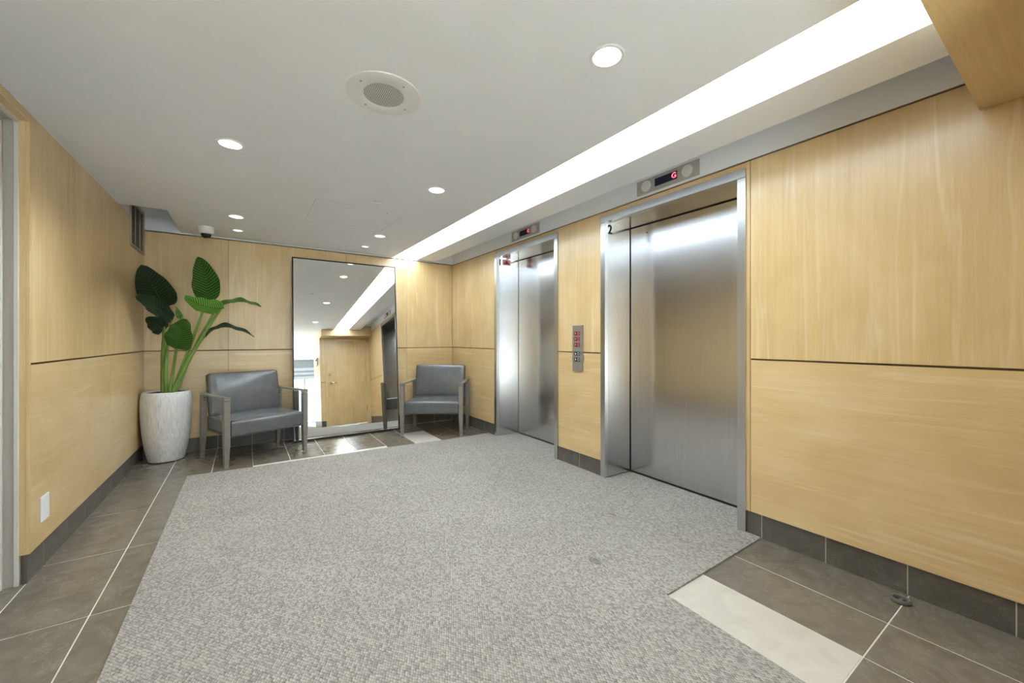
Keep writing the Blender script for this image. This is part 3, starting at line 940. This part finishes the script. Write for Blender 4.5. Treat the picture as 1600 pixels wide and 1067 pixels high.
# ------------------------------------------------------------------ elevators
def elevator(f, label, num):
    y0, y1 = f
    t = empty('elevator', (XW, (y0 + y1) / 2, 0))
    tag(t, label, 'elevator')
    jw = 0.048
    XD = 2.79
    a, b_ = y0 + jw, y1 - jw
    boxobj('jamb', M['steel_trim'], (XW - 0.010, XW + 0.03, y0, a, 0.0095, 2.1225), t, bev=0.001)
    boxobj('jamb', M['steel_trim'], (XW - 0.010, XW + 0.03, b_, y1, 0.0095, 2.1225), t, bev=0.001)
    boxobj('header', M['steel_trim'], (XW - 0.014, XW + 0.03, y0, y1, 2.1235, 2.177), t, bev=0.001)
    boxobj('return_panel', M['steel'], (XW + 0.0305, XD - 0.003, a - 0.02, a, 0.0095, 2.12), t)
    far = boxobj('return_panel', M['steel'], (XW + 0.0305, XD - 0.003, b_, b_ + 0.02, 0.0095, 2.12), t)
    boxobj('head_panel', M['steel'], (XW + 0.0305, XD - 0.003, a, b_, 2.12, 2.14), t)
    boxobj('door_panel', M['steel'], (XD, XD + 0.03, a + 0.0, b_ - 0.008, 0.012, 2.112), t)
    boxobj('shaft_gap', M['black'], (XD + 0.031, XD + 0.05, a - 0.03, b_ + 0.03, 0.0, 2.145), t)
    boxobj('sill', M['blackgloss'], (XD - 0.002, XD + 0.05, a, b_, 0.0, 0.010), t)
    boxobj('door_shoe', M['blackgloss'], (XD - 0.003, XD, a, b_ - 0.008, 0.012, 0.022), t)
    yy = b_ - 0.0012
    text_obj('number', num, 0.105, M['black'], far, (XW + 0.052 if num == '2' else XW + 0.04, yy, 2.070), (R(90), 0, 0))
    return t, far, yy, (a, b_)
e2, far2, yy2, ab2 = elevator(FR2, 'near steel elevator marked 2 with a brushed door', '2')
e1, far1, yy1, ab1 = elevator(FR1, 'far steel elevator marked 1 beside the grey armchair', '1')
MB().cyl((2.789, 2.125, 2.049), 0.006, 0.006, 0.003, 'x', 12).build('key_hole', M['black'], e2)
# fire notice on the far return of elevator 1
sg = empty('fire_notice', (2.615, yy1, 2.075))
tag(sg, 'small red and white fire notice inside the frame of elevator 1', 'sign')
MB().box(2.560, 2.670, yy1 - 0.001, yy1 + 0.0004, 2.045, 2.110).build('notice_plate', M['redlite'], sg)
MB().prism([(2.575, yy1 - 0.0012, 2.057), (2.662, yy1 - 0.0012, 2.057), (2.650, yy1 - 0.0012, 2.072), (2.632, yy1 - 0.0012, 2.078), (2.622, yy1 - 0.0012, 2.100), (2.606, yy1 - 0.0012, 2.098), (2.600, yy1 - 0.0012, 2.078), (2.580, yy1 - 0.0012, 2.070)], (0, -0.0006, 0)).build('pictogram', M['signred'], sg)
MB().box(2.605, 2.650, yy1 - 0.001, yy1 + 0.0004, 2.1135, 2.119).build('caption', M['signred'], sg)

# floor indicators above the doors
def indicator(yc, label):
    zc = 2.294
    t = empty('floor_indicator', (XW, yc, zc))
    tag(t, label, 'indicator', 'elevator floor indicators')
    w, h = 0.25, 0.0535
    xf = XW - 0.004
    MB().box(xf, XW + 0.003, yc - w, yc + w, zc - h, zc + h, 0.001).build('plate', M['plate'], t)
    for dy in (-0.165, 0.165):
        MB().cyl((xf - 0.004, yc + dy, zc), 0.037, 0.040, 0.010, 'x', 32).build('lantern', M['lantern'], t, smooth=True)
    MB().box(xf - 0.002, xf + 0.001, yc - 0.090, yc + 0.090, zc - 0.026, zc + 0.030).build('display', M['display'], t)
    text_obj('digit', 'G', 0.052, M['red'], t, (xf - 0.0028, yc - 0.066, zc + 0.002), (R(90), 0, R(-90)))
    for dy in (-0.232, 0.232):
        MB().cyl((xf - 0.0005, yc + dy, zc), 0.004, 0.004, 0.002, 'x', 10).build('screw', M['greyplastic'], t)
indicator(1.729, 'steel floor indicator with a red digit above the near elevator')
indicator(3.438, 'steel floor indicator with a red digit above the far elevator')

# hall call station
hs = empty('call_station', (XW, 2.6215, 1.078))
tag(hs, 'narrow steel call button plate between the two elevators', 'call panel')
MB().cyl((XW - 0.004, 2.6215, 0.985), 0.073, 0.073, 0.008, 'x', 40).build('round_backing', M['station'], hs, smooth=True)
MB().box(XW - 0.014, XW - 0.0005, 2.558, 2.685, 0.875, 1.281, 0.0015).build('plate', M['station'], hs)
for zc, red in ((1.209, 1), (1.160, 1), (1.108, 1), (1.028, 0), (0.976, 0)):
    bt = MB().box(XW - 0.018, XW - 0.0138, 2.588, 2.657, zc - 0.017, zc + 0.017, 0.001).build('button_module', M['redbtn'] if red else M['black'], hs)
    pm = M['redlite'] if red else M['whiteprint']
    MB().lathe([(0.0095, 0), (0.0095, 0.001), (0.0125, 0.001), (0.0125, 0)], (0, 0, 0), 24).build('ring', pm, None)
    rg = bpy.context.scene.collection.objects[-1]
    rg.rotation_euler = (0, R(-90), 0)
    rg.parent = bt
    rg.location = (-0.0026, -0.018, 0)
    yA = 2.640
    if red:
        text_obj('symbol', 'R' if zc > 1.19 else ('H' if zc > 1.13 else '0'), 0.026, pm, bt, (XW - 0.0186, yA, zc), (R(90), 0, R(-90)), 0.0004)
    elif zc > 1.0:
        MB().prism([(XW - 0.0184, yA + 0.009, zc - 0.001), (XW - 0.0184, yA, zc + 0.011), (XW - 0.0184, yA - 0.009, zc - 0.001), (XW - 0.0184, yA - 0.004, zc - 0.001), (XW - 0.0184, yA - 0.004, zc - 0.011), (XW - 0.0184, yA + 0.004, zc - 0.011), (XW - 0.0184, yA + 0.004, zc - 0.001)], (0.0005, 0, 0)).build('arrow', pm, bt)
    else:
        MB().prism([(XW - 0.0184, yA + 0.009, zc + 0.001), (XW - 0.0184, yA, zc - 0.011), (XW - 0.0184, yA - 0.009, zc + 0.001), (XW - 0.0184, yA - 0.004, zc + 0.001), (XW - 0.0184, yA - 0.004, zc + 0.011), (XW - 0.0184, yA + 0.004, zc + 0.011), (XW - 0.0184, yA + 0.004, zc + 0.001)], (0.0005, 0, 0)).build('arrow', pm, bt)
for zc in (1.258, 0.905):
    MB().cyl((XW - 0.0145, 2.6215, zc), 0.004, 0.004, 0.002, 'x', 10).build('screw', M['chrome'], hs)

# ------------------------------------------------------------------ leaning mirror
MW, MH, LEAN, YAW = 1.195, 2.105, R(5.0), R(0.665)
mr = empty('leaning_mirror', (1.047, 5.022, 0.010))
tag(mr, 'tall black framed mirror leaning against the far wall between the two seats', 'mirror')
mr.rotation_euler = (-LEAN, 0, -YAW)
fw = 0.014
def mpart(name, material, dims, bev=0.0):
    o = MB().box(*dims, bev=bev).build(name, material, None)
    o.parent = mr
    return o
for x0, x1 in ((-MW / 2, -MW / 2 + fw), (MW / 2 - fw, MW / 2)):
    mpart('frame_side', M['blackgloss'], (x0, x1, 0.0, 0.022, 0, MH))
for z0, z1 in ((0, fw), (MH - fw, MH)):
    mpart('frame_rail', M['blackgloss'], (-MW / 2 + fw + 0.0002, MW / 2 - fw - 0.0002, 0.0, 0.022, z0, z1))
mpart('mirror_glass', M['mirror'], (-MW / 2 + fw, MW / 2 - fw, 0.006, 0.010, fw, MH - fw))
mpart('backing_board', M['black'], (-MW / 2 + fw, MW / 2 - fw, 0.0105, 0.020, fw, MH - fw))

# ------------------------------------------------------------------ seats
def seat(loc, rz, label, legw=0.70, legd=0.55):
    t = empty('armchair', (loc[0], loc[1], 0), rz)
    tag(t, label, 'armchair', 'grey vinyl armchairs by the far wall')
    hx, hy = legw / 2, legd / 2
    def leg_mesh(x, y, zt, w0, w1, back):
        mb = MB()
        sx = math.copysign(1, x)
        prof = [(0.0, w1), (0.24, w0), (zt, w0)]
        rings = []
        for z, w in prof:
            ox = x + sx * (w0 - w) / 2 * 0.4
            oy = y + (0.028 * (1 - z / 0.24) if back and z < 0.24 else 0)
            rings.append([mb.bm.verts.new((ox + a * w / 2, oy + b * w / 2, z)) for a, b in ((-1, -1), (1, -1), (1, 1), (-1, 1))])
        for r0, r1 in zip(rings[:-1], rings[1:]):
            for i in range(4):
                mb.bm.faces.new((r0[i], r0[(i + 1) % 4], r1[(i + 1) % 4], r1[i]))
        mb.bm.faces.new(rings[0][::-1]); mb.bm.faces.new(rings[-1])
        return mb
    for sx in (-1, 1):
        lg = local_build(leg_mesh(sx * hx, -hy, 0.600, 0.047, 0.032, False), 'leg', M['frame'], t)
        local_build(MB().box(sx * hx - 0.0255, sx * hx + 0.0255, -hy - 0.0255, -hy + 0.0255, 0.604, 0.622, 0.002), 'arm_cap', M['frame'], t)
        lb = local_build(leg_mesh(sx * hx, hy, 0.615, 0.045, 0.032, True), 'leg', M['frame'], t)
        # flat arm bar, dipping slightly in the middle
        mb = MB()
        n = 10
        rows = []
        for i in range(n + 1):
            u = i / n
            y = -hy - 0.0255 + u * (legd + 0.048)
            z = 0.624 - 0.006 * math.sin(math.pi * u)
            rows.append([mb.bm.verts.new((sx * hx + a * 0.0235, y, z + b)) for a, b in ((-1, 0), (1, 0), (1, 0.012), (-1, 0.012))])
        for r0, r1 in zip(rows[:-1], rows[1:]):
            for i in range(4):
                mb.bm.faces.new((r0[i], r0[(i + 1) % 4], r1[(i + 1) % 4], r1[i]))
        mb.bm.faces.new(rows[0][::-1]); mb.bm.faces.new(rows[-1])
        local_build(mb, 'armrest', M['frame'], t)
        pl = local_build(MB().box(sx * hx - 0.017, sx * hx + 0.017, hy - 0.0255, hy - 0.022, 0.555, 0.605, 0.001), 'bracket', M['frame'], t)
        for zz in (0.568, 0.590):
            local_build(MB().cyl((sx * hx, hy - 0.0265, zz), 0.005, 0.005, 0.004, 'y', 10), 'bolt', M['black'], t)
    wi = legw - 0.05
    local_build(MB().rbox(wi, legd + 0.035, 0.142, 0.020, (0, -0.018, 0.343), crown=0.022, crown_y=0.004), 'seat', M['leather'], t, smooth=True)
    local_build(MB().box(-wi / 2, wi / 2, -hy - 0.005, hy + 0.01, 0.2655, 0.2735), 'seat_rail', M['frame'], t)
    mb = MB().rbox(wi, 0.085, 0.425, 0.024, (0, 0, 0.2125), crown_y=0.03)
    bmesh.ops.transform(mb.bm, matrix=Matrix.Translation((0, hy - 0.072, 0.400)) @ Matrix.Rotation(R(-11), 4, 'X'), verts=mb.bm.verts)
    local_build(mb, 'backrest', M['leather'], t, smooth=True)
    return t
seat((0.092, 4.772), R(21.2), 'grey vinyl armchair with taupe arms between the potted plant and the mirror')
seat((2.008, 4.685), R(-35.2), 'grey vinyl armchair with taupe arms in the corner by elevator 1')

# ------------------------------------------------------------------ potted plant
PX, PY = -0.620, 5.022
pp = empty('potted_plant', (PX, PY, 0))
tag(pp, 'tall potted plant with broad banana-like leaves in a pale grey pot', 'plant')
prof = [(0.0, 0.004), (0.126, 0.004), (0.136, 0.010), (0.146, 0.05), (0.165, 0.15), (0.182, 0.28), (0.191, 0.40), (0.194, 0.50), (0.191, 0.59), (0.182, 0.643), (0.175, 0.658), (0.168, 0.660), (0.164, 0.652), (0.164, 0.58), (0.0, 0.58)]
MB().lathe(prof, (PX, PY, 0), seg=72).build('pot', M['pot'], pp, smooth=True)
MB().lathe([(0, 0.650), (0.08, 0.652), (0.163, 0.644), (0.163, 0.60), (0, 0.60)], (PX, PY, 0), seg=40).build('soil', M['soil'], pp, smooth=True)
CAMP = Vector((0, 0, 1.16))

def bez(a, b, c, d, t):
    s = 1 - t
    return a * s ** 3 + b * 3 * s * s * t + c * 3 * s * t * t + d * t ** 3

def make_leaf(base, mid, tip, half, side_ref, material, fold=0.18, ripple=0.010, blunt=0.5, seed=0):
    """broad leaf on a curved midrib; side_ref = direction roughly across the blade"""
    rnd = random.Random(seed)
    B, Mi, T = Vector(base), Vector(mid), Vector(tip)
    ctrl = Mi * 2 - (B + T) * 0.5
    n, mcols = 22, 6
    mb = MB()
    uvl = mb.bm.loops.layers.uv.new('UVMap')
    rows, rib = [], []
    ph = rnd.random() * 6
    for i in range(n + 1):
        t = i / n
        p = B * (1 - t) ** 2 + ctrl * 2 * t * (1 - t) + T * t * t
        d = ((ctrl - B) * (1 - t) + (T - ctrl) * t).normalized()
        s = (Vector(side_ref) - d * Vector(side_ref).dot(d)).normalized()
        nn = s.cross(d).normalized()
        if nn.dot(CAMP - p) < 0 and abs(nn.z) < 0.6:
            nn = -nn
        elif nn.z < 0 and abs(nn.z) >= 0.6:
            nn = -nn
        w = half * (math.sin(math.pi * min(1, t ** 0.72)) ** blunt) * (1.06 - 0.25 * t)
        if i in (0, n):
            w = half * 0.03
        row = []
        for j in range(-mcols, mcols + 1):
            v = j / mcols
            lift = fold * w * abs(v) ** 1.2 + ripple * math.sin(t * 17 + ph + (1.3 if v > 0 else 0)) * v * v
            row.append((mb.bm.verts.new(p + s * (w * v) + nn * lift), t, v))
        rows.append(row); rib.append((p - nn * 0.0015, 0.0045 * (1 - 0.75 * t)))
    for r0, r1 in zip(rows[:-1], rows[1:]):
        for k in range(2 * mcols):
            q = (r0[k], r0[k + 1], r1[k + 1], r1[k])
            f = mb.bm.faces.new([x[0] for x in q])
            for lp, x in zip(f.loops, q):
                lp[uvl].uv = (x[1], x[2])
    o = mb.build('leaf', material, pp, smooth=True)
    tube(rib, 'midrib', M['midrib'], o)
    return o

def tube(pts, name, material, parent, seg=8):
    mb = MB()
    rings = []
    for i, (p, r) in enumerate(pts):
        p = Vector(p)
        q0 = Vector(pts[max(0, i - 1)][0]); q1 = Vector(pts[min(len(pts) - 1, i + 1)][0])
        d = (q1 - q0).normalized()
        a = d.orthogonal().normalized() if i == 0 else (a - d * a.dot(d)).normalized()
        b = d.cross(a)
        rings.append([mb.bm.verts.new(p + (a * math.cos(2 * math.pi * k / seg) + b * math.sin(2 * math.pi * k / seg)) * r) for k in range(seg)])
    for r0, r1 in zip(rings[:-1], rings[1:]):
        for k in range(seg):
            mb.bm.faces.new((r0[k], r0[(k + 1) % seg], r1[(k + 1) % seg], r1[k]))
    mb.bm.faces.new(rings[0][::-1]); mb.bm.faces.new(rings[-1])
    return mb.build(name, material, parent, smooth=True)

UPV, RT = Vector((0, 0, 1)), Vector((0.83, -0.558, 0))
LEAVES = [
    # base, mid, tip, half width, side reference, material, fold, blunt
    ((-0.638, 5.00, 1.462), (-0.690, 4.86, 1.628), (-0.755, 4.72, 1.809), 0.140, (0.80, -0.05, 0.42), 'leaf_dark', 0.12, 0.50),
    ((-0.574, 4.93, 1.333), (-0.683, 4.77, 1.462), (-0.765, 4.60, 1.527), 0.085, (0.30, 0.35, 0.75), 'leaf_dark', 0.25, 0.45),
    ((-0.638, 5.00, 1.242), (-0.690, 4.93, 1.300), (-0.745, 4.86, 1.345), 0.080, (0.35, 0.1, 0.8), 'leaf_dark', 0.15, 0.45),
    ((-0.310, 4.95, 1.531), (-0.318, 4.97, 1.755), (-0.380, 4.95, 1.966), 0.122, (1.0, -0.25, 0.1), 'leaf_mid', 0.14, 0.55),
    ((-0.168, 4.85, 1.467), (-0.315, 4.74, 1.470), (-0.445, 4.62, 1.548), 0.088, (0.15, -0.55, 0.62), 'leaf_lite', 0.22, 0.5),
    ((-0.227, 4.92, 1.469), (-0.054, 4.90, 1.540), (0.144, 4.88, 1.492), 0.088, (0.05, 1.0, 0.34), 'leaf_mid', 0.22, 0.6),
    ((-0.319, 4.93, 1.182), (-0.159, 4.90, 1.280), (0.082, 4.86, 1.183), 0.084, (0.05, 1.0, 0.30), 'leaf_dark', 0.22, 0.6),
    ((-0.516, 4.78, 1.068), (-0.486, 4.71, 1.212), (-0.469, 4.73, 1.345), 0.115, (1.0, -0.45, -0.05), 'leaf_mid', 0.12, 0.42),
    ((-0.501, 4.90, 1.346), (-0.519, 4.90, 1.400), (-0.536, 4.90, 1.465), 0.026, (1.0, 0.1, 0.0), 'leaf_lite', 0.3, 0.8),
]
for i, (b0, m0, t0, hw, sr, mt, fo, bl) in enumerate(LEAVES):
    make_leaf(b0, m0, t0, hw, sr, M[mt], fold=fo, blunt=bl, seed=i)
STEMS = [  # foot, bend, leaf base
    ((-0.645, 5.02), (-0.640, 5.00, 1.05), (-0.638, 5.00, 1.47), 0.012),
    ((-0.620, 5.00), (-0.615, 4.97, 0.98), (-0.574, 4.93, 1.34), 0.011),
    ((-0.650, 5.04), (-0.655, 5.03, 0.95), (-0.638, 5.00, 1.25), 0.010),
    ((-0.590, 5.03), (-0.455, 4.99, 1.05), (-0.310, 4.95, 1.54), 0.012),
    ((-0.585, 5.00), (-0.420, 4.93, 1.02), (-0.190, 4.86, 1.462), 0.014),
    ((-0.575, 5.02), (-0.410, 4.97, 1.06), (-0.227, 4.92, 1.475), 0.011),
    ((-0.570, 5.01), (-0.440, 4.97, 0.98), (-0.319, 4.93, 1.19), 0.011),
    ((-0.605, 4.98), (-0.555, 4.88, 0.88), (-0.516, 4.78, 1.075), 0.009),
    ((-0.600, 5.01), (-0.545, 4.95, 1.05), (-0.501, 4.90, 1.35), 0.009),
]
for (f0, bnd, top, r) in STEMS:
    a = Vector((f0[0], f0[1], 0.60)); c = Vector(top); b = Vector(bnd) * 2 - (a + c) * 0.5
    pts = []
    for i in range(15):
        t = i / 14
        pts.append((a * (1 - t) ** 2 + b * 2 * t * (1 - t) + c * t * t, r * (1.65 - 0.85 * t)))
    tube(pts, 'stem', M['stem'], pp, seg=9)

# ------------------------------------------------------------------ small wall and floor things
# return air grille on the left wall
vg = empty('vent_grille', (XL + 0.02, 4.95, 2.18))
tag(vg, 'bronze louvred vent grille high on the left wall in the corner', 'vent')
V0, V1, VZ0, VZ1 = 4.69, 5.205, 1.972, 2.385
xo, xi = XL + 0.0005, XL + 0.009
boxobj('duct_opening', M['black'], (xo, xo + 0.001, V0 + 0.02, V1 - 0.02, VZ0 + 0.02, VZ1 - 0.02), vg, shear=True)
boxobj('frame_rail', M['grille'], (xo, xi, V0, V1, VZ0, VZ0 + 0.028), vg, shear=True, bev=0.001)
boxobj('frame_rail', M['grille'], (xo, xi, V0, V1, VZ1 - 0.028, VZ1), vg, shear=True, bev=0.001)
boxobj('frame_stile', M['grille'], (xo, xi, V0, V0 + 0.028, VZ0 + 0.0282, VZ1 - 0.0282), vg, shear=True, bev=0.001)
boxobj('frame_stile', M['grille'], (xo, xi, V1 - 0.028, V1, VZ0 + 0.0282, VZ1 - 0.0282), vg, shear=True, bev=0.001)
for k in range(2):
    yy = V0 + (V1 - V0) * (k + 1) / 3
    boxobj('bar', M['grille'], (xo + 0.0012, xi - 0.001, yy - 0.006, yy + 0.006, VZ0 + 0.029, VZ1 - 0.029), vg, shear=True)
ns = 17
for k in range(ns):
    z = VZ0 + 0.036 + (VZ1 - VZ0 - 0.07) * (k + 0.3) / ns
    MB().prism([(xo + 0.0015, V0 + 0.0285, z + 0.011), (xo + 0.0015, V0 + 0.0285, z + 0.0125), (xi - 0.002, V0 + 0.0285, z + 0.0015), (xi - 0.002, V0 + 0.0285, z)], (0, V1 - V0 - 0.057, 0)).build('slat', M['grille'], vg, shear=True)
# blank outlet cover
oc = empty('outlet_cover', (XL, 2.993, 0.308))
tag(oc, 'white plastic wall outlet cover low on the left wall', 'outlet')
boxobj('cover_plate', M['plastic'], (XL, XL + 0.007, 2.948, 3.038, 0.245, 0.372), oc, bev=0.003, shear=True)
boxobj('socket_insert', M['whiteprint'], (XL + 0.007, XL + 0.009, 2.975, 3.011, 0.275, 0.342), oc, bev=0.001, shear=True)
# floor door stop
ds = empty('door_stop', (2.402, 0.497, 0))
tag(ds, 'small round metal door stop on the tiles at the lower right', 'door stop')
MB().lathe([(0.022, 0.001), (0.030, 0.001), (0.033, 0.004), (0.033, 0.014), (0.030, 0.019), (0.026, 0.019), (0.023, 0.015), (0.022, 0.005), (0.022, 0.001)], (2.402, 0.497, 0), 32).build('ring', M['stopmetal'], ds, smooth=True)
MB().box(2.380, 2.424, 0.490, 0.504, 0.001, 0.010, 0.002).build('crossbar', M['stopmetal'], ds)

# dark thread lying on the carpet
th = tube([((2.000 + 0.006 * math.sin(i * 0.9), 1.76 + 0.009 * i, 0.0105), 0.0016) for i in range(8)], 'thread', M['black'], None, seg=6)
tag(th, 'short dark thread lying on the carpet in front of the near elevator', 'thread')
